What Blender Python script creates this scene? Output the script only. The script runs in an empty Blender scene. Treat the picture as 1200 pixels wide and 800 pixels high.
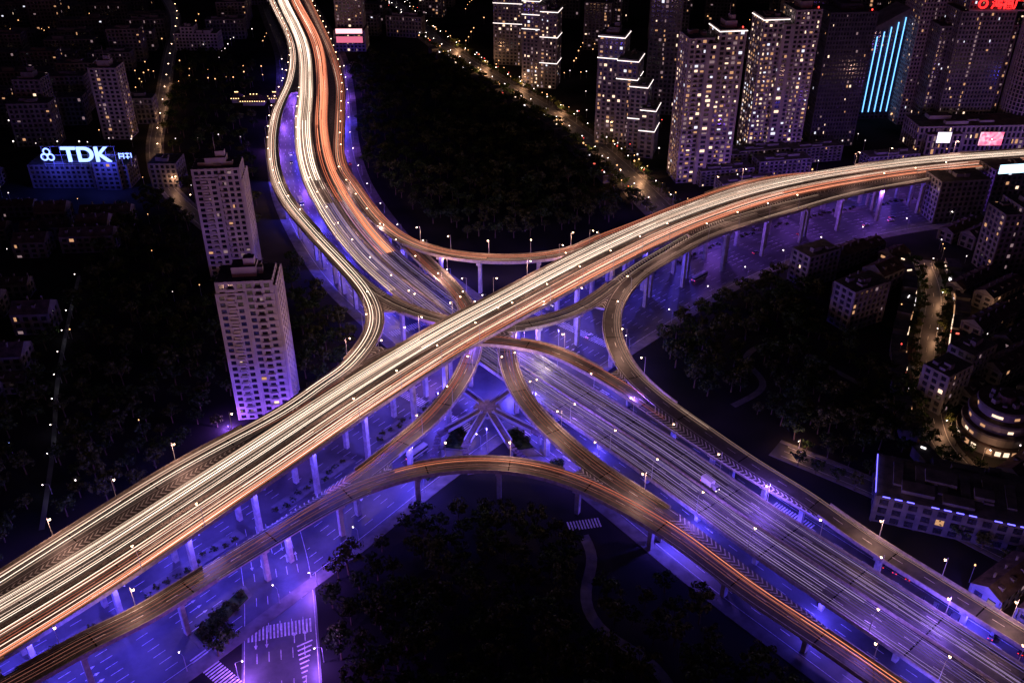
import bpy, math, random
import numpy as np
random.seed(11); R=random.random; U=random.uniform
sc=bpy.context.scene
COL=sc.collection
# ---------------------------------------------------------------- materials
def base(name):
    m=bpy.data.materials.new(name); m.use_nodes=True
    nt=m.node_tree; return m,nt,nt.nodes['Principled BSDF']
def mat(name,c1,c2=None,scale=.3,rough=.8,metal=0,spec=.3,detail=2):
    m,nt,b=base(name)
    if rough>=.7:
        nt.nodes.remove(b); b=nt.nodes.new('ShaderNodeBsdfDiffuse'); nt.links.new(b.outputs[0],nt.nodes['Material Output'].inputs[0]); ci=b.inputs['Color']
    else:
        b.inputs['Roughness'].default_value=rough; b.inputs['Metallic'].default_value=metal
        b.inputs['Specular IOR Level'].default_value=spec; ci=b.inputs['Base Color']
    if c2 is None: c2=tuple(min(1,x*1.35+.004) for x in c1)
    tc=nt.nodes.new('ShaderNodeTexCoord'); n=nt.nodes.new('ShaderNodeTexNoise'); r=nt.nodes.new('ShaderNodeValToRGB')
    n.inputs['Scale'].default_value=scale; n.inputs['Detail'].default_value=detail; n.inputs['Roughness'].default_value=.65
    r.color_ramp.elements[0].position=.32; r.color_ramp.elements[1].position=.68
    r.color_ramp.elements[0].color=(*c1,1); r.color_ramp.elements[1].color=(*c2,1)
    nt.links.new(tc.outputs['Object'],n.inputs['Vector']); nt.links.new(n.outputs['Fac'],r.inputs['Fac'])
    nt.links.new(r.outputs['Color'],ci)
    return m
def emi(name,c,s,sample=False):
    m,nt,b=base(name); nt.nodes.remove(b); b=nt.nodes.new('ShaderNodeEmission')
    b.inputs['Color'].default_value=(*c,1); b.inputs['Strength'].default_value=s
    nt.links.new(b.outputs[0],nt.nodes['Material Output'].inputs[0])
    m.cycles.emission_sampling='AUTO' if sample else 'NONE'
    return m
M_asph=mat('asphalt',(.038,.037,.038),(.088,.083,.08),.25,.55,spec=.5,detail=5)
M_asph2=mat('street_asphalt',(.024,.024,.028),(.09,.085,.09),.07,.5,spec=.5,detail=6)
M_conc=mat('concrete',(.26,.25,.24),(.42,.41,.39),.4,.8)
M_para=mat('parapet_concrete',(.20,.18,.16),(.34,.31,.28),.6,.8)
M_pave=mat('paving',(.10,.095,.09),(.18,.17,.16),.2,.8)
M_paint=mat('road_paint',(.35,.35,.33),(.75,.75,.73),.7,.8)
M_steel=mat('painted_steel',(.25,.25,.26),(.32,.32,.33),2,.5)
M_leaf=mat('foliage',(.018,.035,.012),(.055,.085,.03),.6,.8,detail=0)
M_leaf2=mat('foliage_olive',(.03,.04,.012),(.075,.085,.03),.6,.8,detail=0)
M_bark=mat('bark',(.06,.045,.03),(.12,.09,.06),3,.9)
M_glass=mat('window_glass',(.012,.014,.02),(.03,.03,.04),.5,.15,spec=.8)
M_wall=mat('tower_wall',(.22,.20,.20),(.34,.31,.30),.12,.85)
M_wall2=mat('beige_tiles',(.38,.35,.34),(.52,.47,.45),.12,.85)
M_wall3=mat('grey_cladding',(.10,.095,.10),(.19,.18,.19),.12,.7)
M_roof=mat('roof_tiles',(.04,.032,.03),(.10,.07,.065),.3,.9)
M_flat=mat('flat_roof',(.05,.05,.055),(.11,.10,.10),.2,.9)
M_rubber=mat('rubber',(.01,.01,.01),(.02,.02,.02),3,.9)
M_lw=[emi('lit_window_warm',(1,.70,.48),1.6),emi('lit_window_amber',(1,.5,.25),.65),emi('lit_window_cool',(.85,.85,1),1.2),emi('lit_window_dim',(.85,.55,.6),.3)]
M_lamp=emi('lamp_glow_warm',(1,.62,.36),16)
M_lampw=emi('lamp_glow_white',(1,.85,.75),12)
M_blueled=emi('led_blue',(.12,.10,1),4)
M_tw=[emi('headlight_trail_bright',(1,.78,.62),2.8),emi('headlight_trail',(1,.68,.5),1.1),emi('headlight_trail_faint',(1,.58,.46),.42)]
M_tr=[emi('taillight_trail_bright',(1,.30,.15),1.7),emi('taillight_trail',(1,.23,.12),.8),emi('taillight_trail_faint',(1,.34,.26),.3)]
M_tb=[emi('trail_violet',(.7,.5,1),.7),emi('trail_violet_faint',(.45,.28,1),.3)]
# ---------------------------------------------------------------- mesh builder
class MB:
    def __init__(s): s.v=[];s.f=[];s.m=[]
    def face(s,pts,m=0):
        b=len(s.v); s.v+=[tuple(p) for p in pts]; s.f.append(tuple(range(b,b+len(pts)))); s.m.append(m)
    def box(s,x,y,z0,z1,w,d,rot=0,m=0,top=None,taper=1):
        c,sn=math.cos(rot),math.sin(rot); b=len(s.v)
        for z,k in ((z0,1),(z1,taper)):
            for a,e in ((-1,-1),(1,-1),(1,1),(-1,1)):
                lx,ly=a*w/2*k,e*d/2*k
                s.v.append((x+lx*c-ly*sn,y+lx*sn+ly*c,z))
        for i,q in enumerate(((3,2,1,0),(4,5,6,7),(0,1,5,4),(1,2,6,5),(2,3,7,6),(3,0,4,7))):
            s.f.append(tuple(b+j for j in q)); s.m.append(top if (top is not None and i==1) else m)
    def cyl(s,x,y,z0,z1,r0,r1,n=8,m=0,top=None):
        b=len(s.v)
        for z,r in ((z0,r0),(z1,r1)):
            for i in range(n):
                a=2*math.pi*i/n; s.v.append((x+r*math.cos(a),y+r*math.sin(a),z))
        for i in range(n):
            j=(i+1)%n; s.f.append((b+i,b+j,b+n+j,b+n+i)); s.m.append(m)
        s.f.append(tuple(b+n+i for i in range(n))); s.m.append(m if top is None else top)
    def tube(s,p,q,r0,r1,n=5,m=0):
        p=np.array(p,float);q=np.array(q,float);d=q-p;d/=np.linalg.norm(d)+1e-9
        a=np.cross(d,(0,0,1) if abs(d[2])<.9 else (1,0,0));a/=np.linalg.norm(a);e=np.cross(d,a);b=len(s.v)
        for c,r in ((p,r0),(q,r1)):
            for i in range(n):
                t=2*math.pi*i/n; s.v.append(tuple(c+a*r*math.cos(t)+e*r*math.sin(t)))
        for i in range(n):
            j=(i+1)%n; s.f.append((b+i,b+j,b+n+j,b+n+i)); s.m.append(m)
    def mesh(s,name,mats):
        me=bpy.data.meshes.new(name); me.from_pydata(s.v,[],s.f)
        for x in mats: me.materials.append(x)
        me.polygons.foreach_set('material_index',s.m); me.update(); return me
    def obj(s,name,mats,parent=None):
        return ob(name,s.mesh(name,mats),parent)
def ob(name,data,parent=None,loc=(0,0,0),rot=0,scl=None):
    o=bpy.data.objects.new(name,data); COL.objects.link(o); o.location=loc; o.rotation_euler=(0,0,rot)
    if scl: o.scale=scl
    if parent: o.parent=parent
    return o
def empty(name,loc=(0,0,0),rot=0): return ob(name,None,None,loc,rot)
# ---------------------------------------------------------------- road alignments (metres)
D={
'A':(26,[(-183,173,20),(-158,200,21),(-136,223,23),(-112,252,25),(-88,281,27),(-63,314,28),(-30,354,29),(0,387,29),(44,434,29),(96,486,27),(155,531,25),(217,561,24),(278,580,24),(339,592,24),(420,605,24),(520,618,24)]),
'B':(26,[(-357,1458,11),(-257,1123,11),(-199,934,11),(-169,794,11),(-151,686,11),(-131,602,10.5),(-105,533,10),(-77,476,9.5),(-45,428,9),(-17,390,8.5),(15,351,8.5),(56,302,9),(88,259,9.5),(116,225,10),(146,189,10),(168,162,10)]),
'C':(9,[(-379,1458,11),(-276,1123,11),(-216,934,11),(-193,819,11),(-185,723,12),(-170,636,13),(-146,555,15),(-115,492,17),(-89,445,19),(-72,411,21),(-64,382,22),(-67,355,23),(-77,326,25),(-89,305,26),(-104,290,26),(-127,267,24.5),(-148,241,23),(-167,218,21),(-191,187,20)]),
'R1':(9,[(-330,1458,11),(-236,1123,11),(-181,934,11),(-149,805,11.5),(-133,703,12),(-120,619,13),(-98,555,15),(-72,496,17),(-47,465,19),(-18,450,21),(9,446,23),(37,452,25),(66,475,27),(100,507,27),(136,537,26),(173,557,25),(205,562,24),(240,570,24)]),
'R3':(9,[(-165,163,20),(-143,181,20),(-122,200,19),(-101,225,18),(-80,247,18),(-61,266,18),(-48,274,18),(-30,282,17),(-10,284,17),(10,282,16),(29,273,15),(47,259,14),(66,241,13),(85,220,12),(103,201,11),(118,183,10),(134,166,10)]),
'R4':(9,[(330,588,24),(300,574,24),(268,559,24),(208,534,24),(159,503,24.5),(119,476,24.5),(89,453,24),(71,436,23.5),(55,413,22),(47,387,20),(48,361,19),(54,340,18),(68,318,17),(81,302,16),(93,286,15),(119,259,13),(140,234,12),(164,205,11),(181,185,10)]),
'R5':(8.5,[(-113,489,17),(-102,468,18),(-79,428,20),(-59,401,21),(-37,386,21),(-16,379,21),(4,379,21),(25,390,21),(42,406,22),(62,432,23),(88,459,24),(121,486,24.5),(161,512,24.5),(211,539,24)]),
'R6':(8.5,[(-103,291,26),(-89,302,26),(-77,322,25),(-64,345,23.5),(-47,361,22),(-28,369,21),(-8,368,21),(12,363,21),(32,351,20),(50,332,18.5),(65,313,17),(80,296,16),(95,280,15),(116,261,13)]),
'R7':(8.5,[(-116,611,13),(-92,535,15),(-66,489,15),(-44,453,15),(-26,419,15),(-18,388,15),(-19,358,15),(-29,325,15),(-43,298,16),(-57,276,17),(-72,259,18),(-89,239,18),(-102,224,18)]),
'R8':(8.5,[(77,483,27),(56,468,25),(37,452,22),(18,432,18),(3,405,16),(-3,382,15),(-1,351,15),(7,324,15),(21,299,15),(36,279,15),(54,262,14),(72,241,13),(86,225,12),(100,206,11)]),
}
class Path: pass
def frame(P):
    d=np.gradient(P.xy,axis=0); d/=np.linalg.norm(d,axis=1)[:,None]; P.t=d; P.nl=np.stack([-d[:,1],d[:,0]],1); P.n=len(P.xy)
def mkpath(pts,w,step=4.0,sm=6):
    p=np.array(pts,float)
    if p.shape[1]==2: p=np.hstack([p,np.zeros((len(p),1))])
    q=np.vstack([2*p[0]-p[1],p,2*p[-1]-p[-2]]); o=[]
    for i in range(1,len(q)-2):
        for t in np.linspace(0,1,40,endpoint=False):
            a,b,c,d=q[i-1:i+3]
            o.append(.5*((2*b)+(-a+c)*t+(2*a-5*b+4*c-d)*t*t+(-a+3*b-3*c+d)*t**3))
    o.append(p[-1]); o=np.array(o)
    s=np.r_[0,np.cumsum(np.linalg.norm(np.diff(o[:,:2],axis=0),axis=1))]
    n=max(3,int(s[-1]/step)); g=np.linspace(0,s[-1],n)
    r=np.stack([np.interp(g,s,o[:,k]) for k in range(3)],1)
    for _ in range(sm): r[1:-1]=.25*r[:-2]+.5*r[1:-1]+.25*r[2:]
    P=Path(); P.xy=r[:,:2].copy(); P.z=r[:,2].copy(); P.w=w; frame(P); return P
PA={k:mkpath(v[1],v[0],sm=16) for k,v in D.items()}
order=list(PA)
def near(xy,Q):
    d=np.linalg.norm(Q.xy-np.asarray(xy),axis=1); j=int(d.argmin()); return d[j],j
for a,k in enumerate(order):
    P=PA[k]
    if a<2: continue
    for l in order[:a]:
        Q=PA[l]
        for i in range(P.n):
            d,j=near(P.xy[i],Q); gap=d-(P.w+Q.w)/2; dz=abs(P.z[i]-Q.z[j])
            if gap<20 and dz<4:
                wt=min(1,(20-gap)/11)*min(1,(4-dz)/1.5)
                P.z[i]+=wt*(Q.z[j]-.03*(a)-P.z[i])
    zz=P.z.copy()
    for _ in range(5): zz[1:-1]=.25*zz[:-2]+.5*zz[1:-1]+.25*zz[2:]
    P.z=zz-.02*a
def pt(P,i,o,dz=0): 
    x,y=P.xy[i]+P.nl[i]*o; return (x,y,P.z[i]+dz)
def sweep(mb,P,i0,i1,prof,m=0,ms=None):
    n=len(prof); b=len(mb.v)
    for i in range(i0,i1+1):
        for o,dz in prof: mb.v.append(pt(P,i,o,dz))
    for k in range(i1-i0):
        for a in range(n):
            c=(a+1)%n; u=b+k*n
            mb.f.append((u+a,u+c,u+n+c,u+n+a)); mb.m.append(ms[a] if ms else m)
    mb.f.append(tuple(b+a for a in range(n))); mb.m.append(m)
    mb.f.append(tuple(b+(i1-i0)*n+a for a in range(n))); mb.m.append(m)
def ribbon(mb,P,i0,i1,off,w,dz,m=0,fn=None):
    b=len(mb.v)
    for i in range(i0,i1+1):
        o=off+(fn(i) if fn else 0)
        mb.v.append(pt(P,i,o-w/2,dz)); mb.v.append(pt(P,i,o+w/2,dz))
    for k in range(i1-i0):
        u=b+2*k; mb.f.append((u,u+2,u+3,u+1)); mb.m.append(m)
GAP=6
def adj(k,xy,z,ext=GAP):
    for l in order:
        if l==k: continue
        Q=PA[l]; d,j=near(xy,Q)
        if d<Q.w/2+ext and abs(Q.z[j]-z)<1.6 and 0<j<Q.n-1: return l,j,d
    return None
lampspots=[]; floodspots=[]
for a,k in enumerate(order):
    P=PA[k]; w=P.w; big=w>20
    par=empty('elevated_highway' if big else 'elevated_ramp'); h=w/2
    mb=MB()
    sweep(mb,P,0,P.n-1,[(-h,0),(h,0),(h,-.55),(h*.55,-1.8),(-h*.55,-1.8),(-h,-.55)],1,[0,1,1,1,1,1])
    mb.obj('deck',[M_asph,M_conc],par)
    mb=MB(); free={1:[],-1:[]}
    for sd in (1,-1):
        ok=[adj(k,P.xy[i]+P.nl[i]*h*sd,P.z[i]) is None for i in range(P.n)]; free[sd]=ok
        i=0
        while i<P.n:
            if ok[i]:
                j=i
                while j+1<P.n and ok[j+1]: j+=1
                if j>i:
                    e=h*sd; sweep(mb,P,i,j,[(e+.06*sd,-.6),(e+.06*sd,1.05),(e-.3*sd,1.05),(e-.45*sd,.02),(e-.45*sd,-.3)])
                i=j+1
            else: i+=1
    if big: sweep(mb,P,0,P.n-1,[(-.45,.01),(-.2,.9),(.2,.9),(.45,.01)])
    mb.obj('parapets',[M_para],par)
    mb=MB()
    if big: lanes=[-h+1.0,-1.1,1.1,h-1.0]; dash=[-8.6,-4.9,4.9,8.6]
    else: lanes=[-h+.9,h-.9]; dash=[0]
    for l in lanes: ribbon(mb,P,0,P.n-1,l,.2,.02)
    for l in dash:
        for i in range(0,P.n-2,3): ribbon(mb,P,i,i+1,l,.2,.02)
    for i in range(4,P.n-1,7 if big else 8):
        p0=np.array(pt(P,i,-h+.5,.012)); p1=np.array(pt(P,i,h-.5,.012)); f=np.array([*P.t[i],0])*.25
        mb.face([p0-f,p1-f,p1+f,p0+f],1)
    mb.obj('lane_markings',[M_paint,M_rubber],par)
    mb=MB(); step=7 if big else 8; i=3
    while i<P.n-2:
        offs=[-6.5,6.5] if big else [0]
        def blocked(i):
            for o in offs:
                xy=P.xy[i]+P.nl[i]*o
                for l in order:
                    Q=PA[l]
                    if l==k: continue
                    d,j=near(xy,Q)
                    if d<Q.w/2+2.2 and Q.z[j]<P.z[i]-2: return True
            return False
        ii=next((c for c in (i,i+2,i-2,i+3) if 0<c<P.n and not blocked(c)),None)
        if ii is not None:
            x,y=P.xy[ii]; rot=math.atan2(P.nl[ii][1],P.nl[ii][0]); z=P.z[ii]-1.8
            for o in offs:
                q=P.xy[ii]+P.nl[ii]*o
                mb.box(q[0],q[1],0,z-1.4,2.0 if big else 1.9,1.7,rot)
                mb.box(q[0],q[1],z-2.8,z-1.395,1.96,1.66,rot,taper=1.25)
            mb.box(x,y,z-1.4,z-.01,w*.72 if big else w*.6,2.3,rot)
            floodspots.append((k,ii))
        i+=step
    mb.obj('pillars',[M_conc],par)
    for sd in ((1,-1) if big else ((-1,) if k in ('C',) else (1,))):
        for i in range(4 if sd>0 else 7,P.n-2,6):
            if free[sd][i] and free[sd][min(P.n-1,i+1)]: lampspots.append((k,i,sd))
# ---------------------------------------------------------------- gore areas with chevrons
mb=MB(); mc=MB()
for a,k in enumerate(order):
    P=PA[k]
    for sd in (1,-1):
        prev=None
        for i in range(P.n):
            e=P.xy[i]+P.nl[i]*P.w/2*sd; cur=None
            for l in order[:a]:
                Q=PA[l]; d,j=near(e,Q)
                if 0<j<Q.n-1 and abs(Q.z[j]-P.z[i])<1.6 and Q.w/2<d<Q.w/2+GAP:
                    s2=1 if np.dot(e-Q.xy[j],Q.nl[j])>0 else -1
                    q=Q.xy[j]+Q.nl[j]*Q.w/2*s2
                    cur=(l,e,P.z[i],q,Q.z[j]); break
            if cur and prev and prev[0]==cur[0]:
                z=-.05
                A0=(*prev[1],prev[2]+z);A1=(*cur[1],cur[2]+z);B1=(*cur[3],cur[4]+z);B0=(*prev[3],prev[4]+z)
                mb.face([A0,A1,B1,B0],0)
                lo=lambda p:(p[0],p[1],p[2]-1.2)
                mb.face([lo(A0),lo(A1),lo(B1),lo(B0)],1)
                mb.face([A1,B1,lo(B1),lo(A1)],1); mb.face([A0,B0,lo(B0),lo(A0)],1)
                A0,A1,B0,B1=[np.array(p)+(0,0,.085) for p in (A0,A1,B0,B1)]
                wd=np.linalg.norm(A0-B0)
                if wd>1.0:
                    f=(A1-A0)+(B1-B0); f/=np.linalg.norm(f)+1e-6
                    for kk in (0,.5):
                        a0=A0+(A1-A0)*kk; b0=B0+(B1-B0)*kk; mid=(a0+b0)/2+f*min(wd*.5,2.5)
                        mc.face([a0,a0+f*.6,mid+f*.6,mid]); mc.face([b0,b0+f*.6,mid+f*.6,mid])
            prev=cur
pg=empty('ramp_gore_area'); mb.obj('infill_deck',[M_asph,M_conc],pg); mc.obj('chevron_markings',[M_paint],pg)
# ---------------------------------------------------------------- light trails (long exposure)
def trails(k,offs,mats,count,i0=0,i1=None,wd=.26,wts=(1,2,2),fade=0):
    P=PA[k]; i1=P.n-1 if i1 is None else i1; mb=MB(); L=i1-i0
    for _ in range(count):
        o=random.choice(offs)+random.gauss(0,.55); ph=U(0,6); am=U(.1,.6); fr=U(.02,.05)
        a=i0+int(L*max(0,U(-1,.5))); b=i0+int(L*min(1,U(.5,1.5-fade)))
        if b-a<6: continue
        m=random.choices(range(len(mats)),wts[:len(mats)])[0]
        fn=lambda i:am*math.sin(i*fr+ph)
        for s in (-.65,.65):
            ww=wd*U(.5,1.3); zz=U(.6,.9); c=a
            while c<b:
                e=min(b,c+random.randint(12,60)); mm=min(len(mats)-1,max(0,m+random.choice((0,0,0,1,-1) if m else (0,0,1))))
                ribbon(mb,P,c,e,o+s,ww,zz,mm,fn); c=e
    return mb
tp=empty('car_light_trails')
nA=PA['A'].n; nB=PA['B'].n; jc=near((-77,476),PA['B'])[1]
for n,(k,offs,ms,c,i0,i1,w,wt,fd) in enumerate([
 ('A',[3,6.8,10.4],M_tw,17,0,nA-1,.21,(3,3,2),0),('A',[-3,-6.8,-10.4],M_tr,12,0,nA-1,.22,(3,3,1),0),
 ('A',[-3,-6.8,-10.4],M_tw,8,0,nA-1,.18,(2,2,2),0),
 ('B',[-3,-6.8,-10.4],M_tw,18,0,jc-30,.38,(4,3,1),0),('B',[3,6.8,10.4],M_tr,13,0,jc,.36,(3,3,1),0),('B',[3,6.8,10.4],M_tw,4,0,jc,.26,(1,2,2),0),
 ('B',[-3,-6.8,-10.4],M_tw,12,int(nB*.25),jc+10,.22,(1,2,3),.2),
 ('B',[-3,-6.8,-10.4,3,6.8,10.4],M_tb,18,jc-20,nB-1,.18,(1,2),0),
 ('C',[-1.8,1.8],M_tw,6,0,None,.24,(2,3,2),0),('C',[-1.8,1.8],M_tr,2,0,None,.2,(0,2,1),0),('R1',[-1.8,1.8],M_tr,6,0,None,.24,(1,3,2),0),('R1',[-1.8,1.8],M_tw,2,0,None,.18,(0,1,2),0),
 ('R3',[-1.8,1.8],M_tr,3,0,None,.18,(0,1,2),0),('R4',[-1.8,1.8],M_tw,2,0,None,.18,(0,1,3),0),
 ('R5',[-1.6,1.6],M_tw,2,0,None,.18,(0,0,2),0),('R6',[-1.6,1.6],M_tr,2,0,None,.18,(0,0,2),0),
 ('R7',[-1.6,1.6],M_tr,3,0,None,.2,(0,1,2),0),('R8',[-1.6,1.6],M_tr,2,0,None,.18,(0,0,2),0)]):
    trails(k,offs,ms,c,i0,i1,w,wt,fd).obj('trail_bundle_%d'%n,ms,tp)
# ---------------------------------------------------------------- ground and streets
mb=MB(); mb.face([(-6000,-2500,0),(6000,-2500,0),(6000,9000,0),(-6000,9000,0)])
M_ground=mat('ground_soil',(.010,.012,.010),(.034,.030,.032),.02,.95)
mb.obj('ground',[M_ground])
def street(name,pts,w,z,off=0,lanes=True,skip=None,pave=5,sm=8):
    P=mkpath(pts,w,sm=sm); P.z[:]=0
    par=empty(name); mb=MB(); h=w/2
    ribbon(mb,P,0,P.n-1,off,w,z); mb.obj('carriageway',[M_asph2],par)
    if pave:
        mb=MB()
        for sd in (1,-1):
            e=off+sd*h; run=None
            for i in range(P.n):
                bad=skip and skip(P.xy[i]+P.nl[i]*e)
                if not bad and run is None: run=i
                if (bad or i==P.n-1) and run is not None:
                    if i-run>2: sweep(mb,P,run,i-1,[(e,.01),(e,.14),(e+sd*pave,.14),(e+sd*pave,.01)])
                    run=None
        mb.obj('pavements',[M_pave],par)
    mb=MB()
    if lanes:
        nl=int((w-2)/3.5)
        for q in range(1,nl):
            l=off-h+1+q*(w-2)/nl
            for i in range(1,P.n-2,3):
                if not(skip and skip(P.xy[i])): ribbon(mb,P,i,i+1,l,.2,z+.012)
        for l in (off-h+.8,off+h-.8):
            for i in range(1,P.n-2):
                if not(skip and skip(P.xy[i]+P.nl[i]*l)): ribbon(mb,P,i,i+1,l,.2,z+.012)
        mb.obj('lane_markings',[M_paint],par)
    return P
cross=np.array([-8.,380.])
GAp=[p[:2] for p in D['A'][1]]; GBp=[p[:2] for p in D['B'][1]]
GAp=[(-260,85)]+GAp; GBp=GBp+[(240,65)]
bmid=mkpath(GBp,50); amid=mkpath(GAp,60)
def inB(xy): return near(xy,bmid)[0]<31
def inA(xy): return near(xy,amid)[0]<36
GA=street('ground_street',GAp,64,.008,off=-6,skip=inB)
GB=street('ground_street',GBp,58,.02,skip=lambda xy:inA(xy))
GC=street('ground_street',[(-96,272),(-84,240),(-77,212),(-71,185),(-66,150),(-62,110)],25,.032,sm=4,pave=0)
SNE=street('avenue',[(-150,1180),(-90,1012),(-32,879),(28,760),(64,671),(87,597),(97,562),(110,520)],18,.03)
SNW=street('avenue',[(-450,1250),(-379,1088),(-332,914),(-291,760),(-264,662),(-230,590),(-148,484)],9,.03,pave=2)
SW=street('park_path',[(-245,470),(-230,417),(-213,362),(-196,317),(-179,265)],2,.03,pave=0,lanes=False)
SE=street('side_street',[(240,490),(229,444),(202,384),(183,317),(188,295),(150,268)],9,.03,pave=2)
SR=street('side_street',[(112,315),(150,285),(190,245),(230,200)],9,.034,pave=2)
pp=mkpath([(27,262),(31,250),(26,238),(25,227),(31,214),(45,205),(53,186)],4); pp.z[:]=0
mb=MB(); ribbon(mb,pp,0,pp.n-1,0,4,.05); mb.obj('park_path',[M_pave])
pp2=mkpath([(100,345),(120,362),(112,385),(135,400),(150,380),(165,360)],3.5); pp2.z[:]=0
mb=MB(); ribbon(mb,pp2,0,pp2.n-1,0,3.2,.05); mb.obj('park_path',[M_pave])
def zebra(x,y,rot,L,wd=5):
    mb=MB(); n=int(L/1.2)
    for i in range(n):
        o=-L/2+i*1.2+.6; mb.box(x+o*math.cos(rot),y+o*math.sin(rot),.05,.055,.6,wd,rot)
    mb.obj('crosswalk',[M_paint])
def nl_rot(P,i): return math.atan2(P.nl[i][1],P.nl[i][0])
for P,ds in ((GA,(-48,50)),(GB,(-52,54))):
    _,j=near(cross,P)
    for d in ds:
        i=j+int(d/4); zebra(*P.xy[i],nl_rot(P,i),P.w*.9)
_,j=near((-77,218),GC); zebra(*GC.xy[j],nl_rot(GC,j),22,6)
d_,j_=near((-100,235),GA); zebra(-94,199,nl_rot(GA,j_),24,6)
_,j_=near((-142,512),GB); zebra(*(GB.xy[j_]),nl_rot(GB,j_),46)
zebra(108,272,-.85,18,6); zebra(28,268,.2,14,5)
mb=MB()
def arrow(x,y,a):
    c,s=math.cos(a),math.sin(a); g=lambda u,v:(x+u*c-v*s,y+u*s+v*c,.052)
    mb.face([g(-2.4,-.15),g(.8,-.15),g(.8,.15),g(-2.4,.15)]); mb.face([g(.8,-.6),g(2.4,0),g(.8,.6)])
for P in (GA,GB,GC):
    for i in range(6,P.n-4,9):
        for o in ((-22,-18.5,-15,15,18.5,22) if P is not GC else (-8,-4.5,4.5,8)):
            x,y,_=pt(P,i,o); a=math.atan2(P.t[i][1],P.t[i][0])+(math.pi if o>0 else 0)
            if P is GC or (not inB((x,y)) if P is GA else not inA((x,y))): arrow(x,y,a)
for q in range(9):
    x=-66-q*.35; y=196+q*1.9; mb.box(x,y,.05,.055,1.0+q*.55,.55,.55)
mb.obj('painted_arrows',[M_paint])
# footbridge hub
par=empty('footbridge'); mb=MB(); zf=5.6
M_fb=mat('footbridge_deck',(.08,.07,.08),(.15,.12,.14),.6,.7)
hub=(-11,336)
for e in ((-31,317),(-24,352),(12,317),(2,352),(-20,308),(0,308)):
    x=(hub[0]+e[0])/2;y=(hub[1]+e[1])/2;L=math.dist(hub,e);r=math.atan2(e[1]-hub[1],e[0]-hub[0])
    mb.box(x,y,zf-.5,zf+U(0,.02),L,3.0,r,0)
    for s in (-1,1):
        mb.box(x-math.sin(r)*1.55*s,y+math.cos(r)*1.55*s,zf-.4,zf+1.1,L-8,.12,r,1)
    mb.cyl(e[0],e[1],0,zf-.5,.5,.5,8,1)
    for q in range(8):
        r2=r+.6; mb.box(e[0]+math.cos(r2)*(q*1.4+1),e[1]+math.sin(r2)*(q*1.4+1),zf-.7-q*.68,zf-.35-q*.68,1.45,2.6,r2,0)
mb.cyl(hub[0],hub[1],zf-.6,zf+.04,6,6,12,0); mb.cyl(hub[0],hub[1],0,zf-.6,1,1.4,10,1)
mb.obj('walkways',[M_fb,M_steel],par)
# ---------------------------------------------------------------- trees
def treemesh(seed,leafm):
    rr=random.Random(seed); mb=MB(); H=rr.uniform(8,11)
    mb.tube((0,0,0),(.2,.1,H*.45),.32,.2,6,1)
    cl=[]
    for i in range(5):
        a=i*1.256+rr.uniform(-.4,.4); e=(math.cos(a)*rr.uniform(1.6,3),math.sin(a)*rr.uniform(1.6,3),H*rr.uniform(.55,.8)); mb.tube((.15,.08,H*.38),e,.15,.05,4,1); cl.append(e)
    for i in range(12):
        a=rr.uniform(0,6.28); r=rr.uniform(.3,4.1); cl.append((math.cos(a)*r,math.sin(a)*r,H*.68+rr.uniform(-.22,.3)*H*(1-r/6)))
    for c in cl:
        R0=rr.uniform(.9,1.8)
        for _ in range(20):
            d=np.array([rr.gauss(0,1) for _ in range(3)]); d/=np.linalg.norm(d); p=np.array(c)+d*R0*rr.uniform(.5,1.1)*(1,1,.75)
            u=np.cross(d,[rr.gauss(0,1) for _ in range(3)]); u/=np.linalg.norm(u)+1e-6; v=np.cross(d,u)+d*rr.uniform(-.5,.5); s=rr.uniform(.35,.68)
            mb.face([p-u*s,p-v*s*.6,p+u*s,p+v*s*.6],0)
    return mb.mesh('tree_%d'%seed,[leafm,M_bark])
TM=[treemesh(i,M_leaf if i%2 else M_leaf2) for i in range(6)]
def inside(p,poly):
    x,y=p; c=False; n=len(poly)
    for i in range(n):
        x1,y1=poly[i];x2,y2=poly[(i+1)%n]
        if (y1>y)!=(y2>y) and x<(x2-x1)*(y-y1)/(y2-y1)+x1: c=not c
    return c
gpaths=[(GA,44),(GB,36),(GC,14.5),(SNE,13),(SNW,7),(SW,3.5),(SE,7),(pp,4.5),(pp2,4.5),(SR,7)]
def clear(p,m=5):
    for l in order:
        if near(p,PA[l])[0]<PA[l].w/2+m: return False
    return all(near(p,Q)[0]>w for Q,w in gpaths)
occ=[]
def forest(name,poly,sp,dens=1):
    par=empty(name); xs=[q[0] for q in poly]; ys=[q[1] for q in poly]; y=min(ys)
    while y<max(ys):
        x=min(xs)
        while x<max(xs):
            p=(x+U(-.35,.35)*sp,y+U(-.35,.35)*sp)
            if R()<dens and inside(p,poly) and clear(p) and all(abs(p[0]-a)>c or abs(p[1]-b)>c for a,b,c in occ):
                s=U(.75,1.35); ob('tree',random.choice(TM),par,(p[0],p[1],0),U(0,6.28),(s,s,s*U(.85,1.15)))
            x+=sp
        y+=sp
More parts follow.
